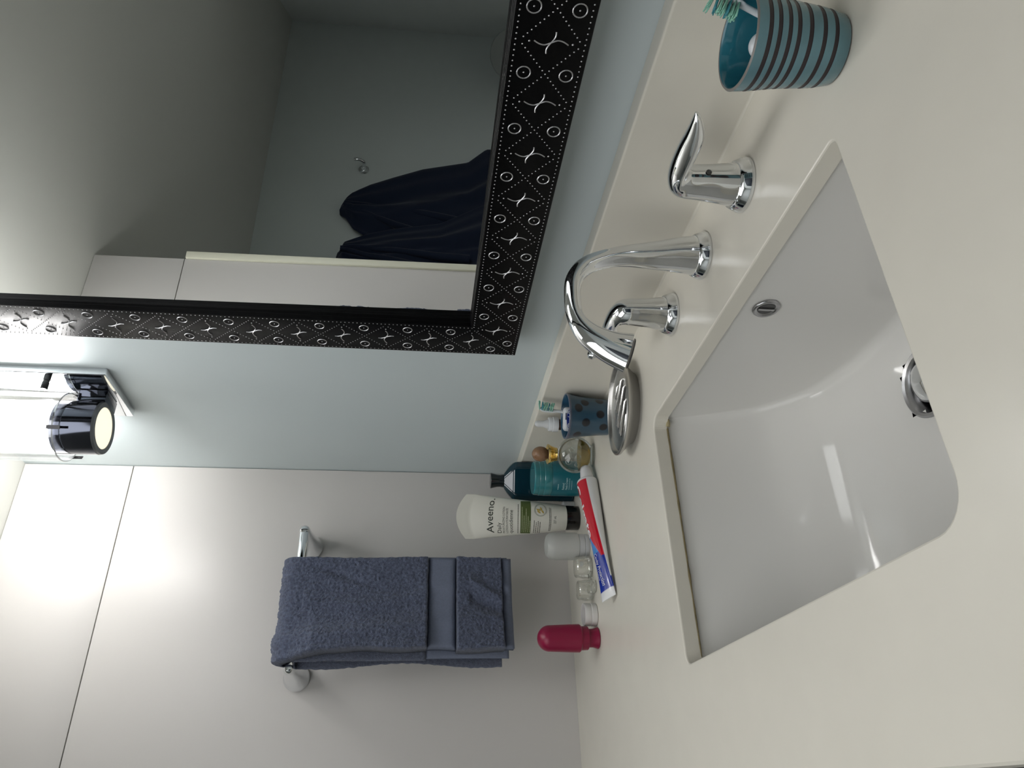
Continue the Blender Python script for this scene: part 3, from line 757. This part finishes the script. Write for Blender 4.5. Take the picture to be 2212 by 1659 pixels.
# teal jar
JX, JY = .1520, -.0715
jr = thing('cream_jar', 'round teal face cream jar with a ribbed translucent lid', 'jar', (JX, JY, 0))
TJ = mat('teal_plastic', '17606b', .28, mott=.05, mscale=8)
lathe('jar_body', [(0, .0003), (.0290, .0003), (.0300, .0015), (.0303, .010), (.0303, .0525), (.0296, .0535), (0, .0535)], TJ, jr, n=64)
lid = lathe('lid', [(0, .0537), (.0298, .0537), (.0303, .0545), (.0303, .0660), (.0297, .0668), (.0300, .0676), (.0300, .0745), (.0292, .0753), (.0294, .0760), (.0290, .0825), (.0275, .0842), (0, .0846)], mat('teal_translucent', '317d84', .12, coat=.5), jr, n=64)
JA = math.atan2(CY - JY, CX - JX)
def jfn(u0, z0, R_=.03045): return lambda u, v: (R_ * cos(JA - .05 + (u + u0) / R_), R_ * sin(JA - .05 + (u + u0) / R_), z0 + v)
INK = mat('pale_ink', 'a9c4c6', .4)
fine_print('print', [(0, 0, .0110, .0016)], jfn(-.019, .0432), INK, jr, 3)
text('lettering', 'Retinol', .0125, .0036, jfn(-.019, .0335), INK, jr, bold=.01)
text('lettering', 'Neck Cream', .0215, .0036, jfn(-.019, .0280), INK, jr, bold=.01)
fine_print('print', [(0, .0040, .0215, .0009), (0, 0, .0170, .0009)], jfn(-.019, .0205), INK, jr, 4)

# dark teal bottle behind the jar
BX_, BY_ = .0910, -.0530
sb = thing('shampoo_bottle', 'dark teal bottle with faceted shoulders and flared cap behind the jar', 'bottle', (BX_, BY_, 0), math.atan2(CY - BY_, CX - BX_))
DT = mat('dark_teal_plastic', '0a2f3b', .12, coat=.4)
def sqring(w, d, z, c=.35):
    out = []
    for sx_, sy_ in ((1, 1), (-1, 1), (-1, -1), (1, -1)):
        a = [(sx_ * d, sy_ * w * (1 - c), z), (sx_ * d * (1 - c), sy_ * w, z)]
        out += a if sx_ * sy_ > 0 else a[::-1]
    return out
lv = [(.0335, .0200, .0005, .3), (.0345, .0212, .003, .3), (.0345, .0212, .1060, .3), (.0325, .0200, .1110, .35), (.0240, .0150, .1190, .45), (.0140, .0115, .1258, .5), (.0110, .0105, .1275, .5)]
V = []; F = []
for w, d, z, c in lv: V += sqring(w, d, z, c)
for i in range(len(lv) - 1):
    for k in range(8): F.append((i * 8 + k, i * 8 + (k + 1) % 8, (i + 1) * 8 + (k + 1) % 8, (i + 1) * 8 + k))
F += [tuple(range(8)), tuple(range((len(lv) - 1) * 8, len(lv) * 8))]
o = mesh_obj('bottle_body', V, F, DT, sb, smooth=False)
bm = bmesh.new(); bm.from_mesh(o.data); bmesh.ops.bevel(bm, geom=bm.edges[:], offset=.0016, segments=2, affect='EDGES'); bm.to_mesh(o.data); bm.free(); o.data.polygons.foreach_set('use_smooth', [True] * len(o.data.polygons)); o.data.set_sharp_from_angle(angle=radians(18))
lathe('cap', [(0, .1277), (.0118, .1277), (.0108, .1330), (.0112, .1390), (.0135, .1480), (.0140, .1500), (.0132, .1508), (0, .1500)], mat('near_black_teal', '07161c', .2, coat=.3), sb, n=40)

# small white cap behind the lotion tube
wc = thing('bottle_cap', 'small white plastic cap between the teal bottle and the lotion tube', 'cap', (.0850, -.1010, 0))
lathe('cap_body', [(0, .0003), (.0130, .0003), (.0135, .002), (.0130, .0195), (.0118, .0205), (0, .0205)], WPL, wc, n=32)

# lotion tube on its cap
TX, TY = .1130, -.1290
TA = math.atan2(CY - TY, CX - TX)
lt = thing('lotion_tube', 'white lotion tube with green band standing on its dark cap', 'tube', (TX, TY, 0), TA)
lathe('cap', [(0, .0003), (.0195, .0003), (.0208, .0018), (.0212, .0215), (.0208, .0235), (0, .0235)], mat('black_brown', '120d0c', .2, coat=.3), lt, n=48)
TUBE = mat('tube_white', 'd3d2c8', .3, spec=.5, mott=.01)
TZ0, TZ1, TZ2 = .0237, .1930, .2130
def tsec(z):
    f = min(1, (z - TZ0) / (TZ1 - TZ0)); w = .0212 + (.0378 - .0212) * f ** .85
    d = .0200 * (1 - f ** 2.2) + .0012; return w, d
def tz(z, q):       # arched top
    f = max(0, (z - TZ0) / (TZ2 - TZ0)); return z - .017 * (q ** 2) * f ** 3
V = []; F = []; nn = 64; zs2 = [TZ0 + (TZ1 - TZ0) * i / 36 for i in range(37)] + [TZ1 + .003, TZ1 + .007, TZ2]
for i, z in enumerate(zs2):
    w, d = tsec(z)
    if z > TZ1: d = .0011 if z > TZ1 + .004 else .0016
    for k in range(nn):
        t = 2 * pi * k / nn; y = w * cos(t); x = d * sin(t)
        V.append((x, y, tz(z, y / w)))
for i in range(len(zs2) - 1):
    for k in range(nn): F.append((i * nn + k, i * nn + (k + 1) % nn, (i + 1) * nn + (k + 1) % nn, (i + 1) * nn + k))
F += [tuple(range(nn)), tuple(range((len(zs2) - 1) * nn, len(zs2) * nn))]
mesh_obj('tube_body', V, F, TUBE, lt, auto=50)
def tf(u0, z0):
    def fn(u, v):
        z = z0 + v; y = u0 + u; w, d = tsec(z); y2 = max(-.999 * w, min(.999 * w, y)); return (d * sqrt(1 - (y2 / w) ** 2) + .00035, y2, tz(z, y2 / w))
    return fn
IN = mat('green_black_ink', '2c3029', .4); GI = mat('olive_band', '4b5a2c', .4); PI_ = mat('band_print', 'aeb58f', .4)
L0 = -.0270
text('lettering', 'Aveeno.', .0580, .0120, tf(L0, .1510), IN, lt, bold=.005)
text('lettering', 'Daily', .0175, .0070, tf(L0, .1375), IN, lt)
text('lettering', 'MOISTURIZING LOTION', .0440, .0036, tf(L0, .1312), IN, lt)
text('lettering', 'LOTION HYDRATANTE', .0420, .0036, tf(L0, .1255), IN, lt)
text('lettering', 'quotidienne', .0390, .0062, tf(L0, .1175), IN, lt)
fine_print('print', [(0, 0, .0490, .0012)], tf(L0, .1078), IN, lt, 6)
patch('green_band', L0, .0275, .0865, .1042, tf(0, 0), GI, lt, nu=28, nv=3)
def up(fn): return lambda u, v: tuple(a + b for a, b in zip(fn(u, v), (.0003, 0, 0)))
fine_print('print', [(0, .0132, .0430, .0012), (0, .0098, .0280, .0012), (0, .0064, .0400, .0012), (0, .0030, .0270, .0012), (0, -.0002, .0200, .0012)], up(tf(L0 + .002, .0876)), PI_, lt, 7)
fine_print('print', [(0, -k * .0034, (.0210, .0180, .0200, .0190)[k], .0013) for k in range(4)], tf(L0 + .001, .0800), IN, lt, 8)
fine_print('print', [(0, .0022, .0400, .0011), (0, 0, .0390, .0011)], tf(-.0225, .0515), IN, lt, 9)
text('lettering', '227 mL', .0130, .0040, tf(-.0100, .0430), IN, lt)
def ringpatch(name, cy_, cz_, r0, r1, m):
    V = []; F = []; n = 32
    for k in range(n):
        for r in (r0, r1): t = 2 * pi * k / n; V.append(up(tf(0, 0))(cy_ + r * cos(t), cz_ + r * sin(t)))
    F = [(2 * k, 2 * k + 1, (2 * k + 3) % (2 * n), (2 * k + 2) % (2 * n)) for k in range(n)]
    return mesh_obj(name, V, F, m, lt)
em_ = ringpatch('emblem_ring', .0125, .0700, .0090, .0108, mat('emblem_grey', 'a8aba0', .3))
for k, (dy_, dz_, an) in enumerate(((-.003, .003, 50), (.002, -.001, 20), (.0005, .0035, 70), (-.0025, -.0035, 35))):
    a = radians(an); V = [up(tf(0, 0))(.0125 + dy_ + .0042 * q * cos(a) - .0012 * w_ * sin(a), .0700 + dz_ + .0042 * q * sin(a) + .0012 * w_ * cos(a)) for q, w_ in ((-1, 0), (-.3, 1), (.3, 1), (1, 0), (.3, -1), (-.3, -1))]
    mesh_obj('oat_mark', V, [tuple(range(6))], mat('oat_gold', 'b39a45', .4), lt, smooth=False)

# frosted cup-shaped bottle
fb = thing('frosted_bottle', 'frosted translucent plastic bottle standing upside down on its cap', 'bottle', (.1660, -.1965, 0))
def frost(name, c, tr):
    m = bpy.data.materials.new(name); m.use_nodes = True; nt = m.node_tree; b = nt.nodes['Principled BSDF']
    b.inputs['Base Color'].default_value = (*c, 1); b.inputs['Roughness'].default_value = .3
    t = nd(nt, 'ShaderNodeBsdfTransparent'); mx = nd(nt, 'ShaderNodeMixShader'); mx.inputs[0].default_value = tr
    nt.links.new(b.outputs[0], mx.inputs[1]); nt.links.new(t.outputs[0], mx.inputs[2]); nt.links.new(mx.outputs[0], nt.nodes['Material Output'].inputs[0]); return m
FR = frost('frosted_plastic', hexc('c9cbc6'), .38)
lathe('bottle_body', [(.0195, .0170), (.0215, .0185), (.0220, .024), (.0220, .0560), (.0205, .0640), (.0165, .0690), (.0100, .0708), (0, .0712)], FR, fb, n=48)
lathe('screw_cap', [(0, .0003), (.0190, .0003), (.0198, .0015), (.0198, .0060), (.0188, .0068), (.0188, .0080), (.0200, .0088), (.0200, .0165), (.0190, .0172), (0, .0172)], frost('frosted_cap', hexc('d2d4d6'), .3), fb, n=48)

# clear scalloped plastic case
cs = thing('lens_case', 'clear scalloped plastic case lying between frosted bottle and white ring cap', 'plastic case', (.172, -.258, 0))
CP = glassy('clear_plastic', (.95, .955, .93), thin=.7, base=.16, rough=.08)
for (x, y, r, h) in ((.004, .024, .0180, .026), (.002, -.012, .0165, .024)):
    lathe('cup', [(0, .0004), (r * .8, .0004), (r * .95, .003), (r, h * .5), (r * .9, h * .8), (r * .92, h * .93), (r * .85, h), (0, h * 1.0)], CP, cs, n=32, cx=x, cy=y)
box('bridge', (-.006, -.004, .0006), (.010, .016, .0035), CP, cs, bevel=.001)
lathe('cup', [(0, .0004), (.009, .0004), (.011, .004), (.0105, .012), (0, .013)], CP, cs, n=28, cx=.024, cy=-.012)

# small open white ring cap
rc = thing('ring_cap', 'small open white plastic ring cap beside the magenta bottle', 'cap', (.1815, -.3095, 0))
lathe('ring_body', [(.0130, .0030), (.0165, .0004), (.0172, .0012), (.0174, .0085), (.0164, .0095), (.0170, .0105), (.0172, .0190), (.0168, .0200), (.0158, .0200), (.0152, .0190), (.0148, .0035), (0, .0030)], mat('soft_white', 'd6d4d2', .3), rc, n=48)

# magenta bottle
rd = thing('capsule_bottle', 'magenta plastic bottle with domed top at the left end of the counter', 'bottle', (.1850, -.3450, 0))
MG = mat('magenta_plastic', '85123a', .32, spec=.5)
lathe('base', [(0, .0003), (.0150, .0003), (.0158, .0015), (.0150, .0040), (.0135, .0090), (.0135, .0165), (0, .0165)], MG, rd, n=48)
lathe('cap_body', [(0, .0167), (.0165, .0167), (.0172, .0175), (.0175, .0270), (.0190, .0280), (.0205, .0300), (.0203, .0400), (.0190, .0740)] + [(.0190 * cos(radians(a)), .0755 + .0185 * sin(radians(a))) for a in range(8, 90, 9)] + [(0, .0940)], MG, rd, n=48)

# toothpaste tube
A_ = Vector((.2600, -.1180, .0160)); B_ = Vector((.3050, -.3150, .0100))
tp = thing('toothpaste_tube', 'red, blue and white toothpaste tube lying along the counter', 'toothpaste', tuple((A_ + B_) / 2 * Vector((1, 1, 0))))
o_ = Vector(tp.location)
ax = (B_ - A_); LT = ax.length; ax.normalize(); sd = Vector((0, 0, 1)).cross(ax).normalized(); upv = ax.cross(sd).normalized()
def tsect(t):      # half width and half height along the tube
    wv = .0168 - .0030 * t ** 1.2; hv = .0155 * (1 - t ** 1.5) + .0011; 
    if t < .03: k = .62 + .38 * sqrt(t / .03); wv *= k; hv *= k
    return wv, hv
def tpt(t, a, off=0.0):
    wv, hv = tsect(t); c = A_ + ax * (LT * t); tw = radians(-32) * t ** 2 * TWS; s1 = sd * cos(tw) + upv * sin(tw); u1 = upv * cos(tw) - sd * sin(tw)
    return c + s1 * (wv + off) * cos(a) + u1 * ((hv + off) * sin(a))
TWS = 1 if sd.dot(Vector((CX, CY, 0)) - A_) > 0 else -1
NTT, NAA = 150, 120; V = []; cols = []
cw, cr_, cb, cbl = hexc('dfe0e2'), hexc('c2142a'), hexc('14309a'), hexc('3f86cf')
for i in range(NTT + 1):
    t = .02 + .98 * i / NTT * 1.0
    for k in range(NAA):
        a = 2 * pi * k / NAA; V.append(tpt(t, a) - o_)
        d = math.degrees(a); d = d if d < 270 else d - 360      # 0 = sd side (+), 90 = top
        c = cw
        NEAR = 20
        if d > NEAR and d < 215:
            c = cr_
            s_lim = .70 - (max(0, d - 50) / 95) * .30 - (d - NEAR) / 200 * .05
            if t > s_lim: c = cbl if t < .66 else cb
        elif t > .86: c = cb
        if t > .94: c = cw
        if t < .045: c = cw
        cols.append(c)
F = [(i * NAA + k, i * NAA + (k + 1) % NAA, (i + 1) * NAA + (k + 1) % NAA, (i + 1) * NAA + k) for i in range(NTT) for k in range(NAA)]
F += [tuple(range(NAA)), tuple(range(NTT * NAA, (NTT + 1) * NAA))]
mesh_obj('tube_body', V, F, mat('toothpaste_print', (1, 1, 1), .16, attr='Col', coat=.4), tp, cols=cols, auto=50)
secs = []
for s_, r in ((.004, .0090), (.003, .0100), (-.004, .0103), (-.010, .0096), (-.020, .0082), (-.0225, .0075)):
    secs.append((A_ + ax * s_ - upv * .001 - o_, sd * r, upv * r))
loft('cap', secs, mat('cap_white', 'e2e3e4', .3), tp, n=32)
# SD sign: which side faces the camera
def lt_fn(t0, a0):
    # reading direction runs from the cap to the crimp; letter tops point to the near side
    def fn(u, v):
        t = t0 + u / LT; wv, hv = tsect(t); a = a0 - v / ((wv + hv) / 2); return tpt(t, a, .0003) - o_
    return fn
LW = mat('white_ink', 'e8e8ea', .25)
text('lettering', 'Colgate', .0930, .0112, lt_fn(.060, radians(113)), LW, tp, bold=.02)
text('lettering', 'Cavity Protection', .0500, .0050, lt_fn(.655, radians(108)), LW, tp, shear=.35)
fine_print('print', [(0, 0, .0300, .0011)], lt_fn(.70, radians(128)), LW, tp, 11)

# ------------------------------------------------------------------ what hangs and stands behind, seen in the mirror; the dark door is added
def robe_hook(name, label, y, z):
    r = thing(name, label, 'hook', (XW, y, z))
    b = lathe('rose', [(0, .0003), (.024, .0003), (.025, .002), (.0235, .006), (.012, .010), (.010, .022), (0, .022)], CHROME, r, n=32); b.rotation_euler = (0, radians(90), 0)
    tube('arm', cr([(.018, 0, 0), (.035, 0, -.004), (.052, 0, .004), (.060, 0, .022), (.058, 0, .040)], 5), [.0085] * 10 + [.0075] * 11, CHROME, r, n=16)
robe_hook('robe_hook', 'chrome robe hook on the grey wall reflected in the mirror', -2.112, .548)
NAVY = mat('navy_terry', '272f42', .95, bump=.6, bscale=300, bdist=.002, sheen=.15, spec=.1)
def interp(tab, z):
    for (z0, y0), (z1, y1) in zip(tab, tab[1:]):
        if z0 >= z >= z1: return y0 + (y1 - y0) * (z0 - z) / (z0 - z1)
    return tab[-1][1] if z < tab[-1][0] else tab[0][1]
def drape(name, label, yc, ztop, left, right, zb, seed, x0, d):
    """left / right: (height, y) of the two outlines of the hanging cloth"""
    root = thing(name, label, 'towel', (XW, yc - .029, ztop))
    V = []; F = []; ni, nk = 90, 120
    for i in range(ni + 1):
        f = (i / ni) ** 1.5; z = ztop - (ztop - zb) * f; yl_, yr_ = interp(left, z), interp(right, z); m_ = (yl_ + yr_) / 2; h = (yr_ - yl_) / 2
        for k in range(nk):
            t = 2 * pi * k / nk; c, s = cos(t), sin(t); y = m_ + h * c
            x = x0 + d * (.5 + .5 * s) * (1 - .3 * c * c)
            if s > 0:
                g_ = min(1, f * 12) * s
                x += g_ * (.012 * sin(c * 6 + seed + 1.5 * f) + .006 * sin(c * 13 + 4 * f + seed) + .010 * exp(-((c - .55 + f) / .10) ** 2) - .010 * exp(-((c + .25 - .5 * f) / .12) ** 2))
            V.append((max(x0, x * (.6 + .4 * min(1, f * 30))), y - yc, z - ztop))
    for i in range(ni):
        for k in range(nk): F.append((i * nk + k, i * nk + (k + 1) % nk, (i + 1) * nk + (k + 1) % nk, (i + 1) * nk + k))
    F += [tuple(range(nk)), tuple(range(ni * nk, (ni + 1) * nk))]
    mesh_obj('cloth', V, F, NAVY, root)
    # rolled edges of the folds hanging over the front
    for q0, q1, h in ((.25, .75, .52), (.62, .90, .34)):
        P = []
        for q in range(13):
            u = q / 12; z = ztop - .02 - h * u; yl_, yr_ = interp(left, z), interp(right, z); P.append((x0 + d * (.93 + .05 * u), yl_ + (yr_ - yl_) * (.5 + (q1 - .5) * u + (q0 - .5) * (1 - u) * .3) - yc, z - ztop))
        tube('fold', P, [.008 + .0010 * q for q in range(13)], NAVY, root, n=12)
LA = [(.634, -1.800), (.628, -1.835), (.614, -1.865), (.587, -1.905), (.51, -1.966), (.41, -2.02), (.28, -2.085), (.07, -2.15), (-.02, -2.25), (-.25, -2.27)]
RA = [(.634, -1.785), (.628, -1.775), (.607, -1.755), (.571, -1.695), (.481, -1.627), (.397, -1.605), (-.25, -1.59)]
drape('bath_towel', 'dark navy bath towel peaked on its hook, farther from the trim in the mirror', -1.80, .634, LA, RA, -.25, 0, .004, .050)
LB = [(.622, -1.480), (.618, -1.505), (.609, -1.518), (.589, -1.548), (.503, -1.596), (.396, -1.635), (.2, -1.68), (.02, -1.80), (-.25, -1.86)]
RB_ = [(.622, -1.465), (.609, -1.450), (.5, -1.38), (-.25, -1.34)]
drape('bath_towel', 'dark navy bath towel half hidden behind the cream trim in the mirror', -1.48, .622, LB, RB_, -.25, 2, .078, .050)
dr_ = struct(box('reflection_door', (XR - .04, -1.30, ZF + .001), (XR - .0005, -.42, .62), mat('reflection_navy', '1c2733', .4), bevel=.003))  # unseen door, added so the chrome has something dark to reflect
lathe('knob', [(0, 0), (.011, 0), (.011, .02), (.024, .03), (.026, .042), (.018, .052), (0, .055)], CHROME, dr_, n=32)
dr_.children[0].rotation_euler = (0, radians(-90), 0); dr_.children[0].location = (XR - .04, -.50, .02)
rl = thing('round_disc', 'pale round rimmed disc in the far corner reflected in the mirror', 'lamp', (-.93, -2.80, ZF), radians(45))  # disc of unknown kind, modelled unlit on a pole and foot
PW = mat('pale_grey_enamel', 'a3a9a6', .5)
zc_ = .695
V, F = lathe_vf([(0, .010), (.105, .012), (.117, .022), (.124, .024), (.128, .018), (.126, .004), (.10, -.02), (0, -.03)], 56)
ds = mesh_obj('disc', V, F, PW, rl, auto=50); ds.rotation_euler = (0, radians(90), 0); ds.location = (0, 0, zc_)
tube('pole', [(-.025, 0, .01), (-.025, 0, zc_)], .010, PW, rl)
lathe('foot', [(0, .0005), (.11, .0005), (.11, .012), (.02, .02), (0, .02)], PW, rl)
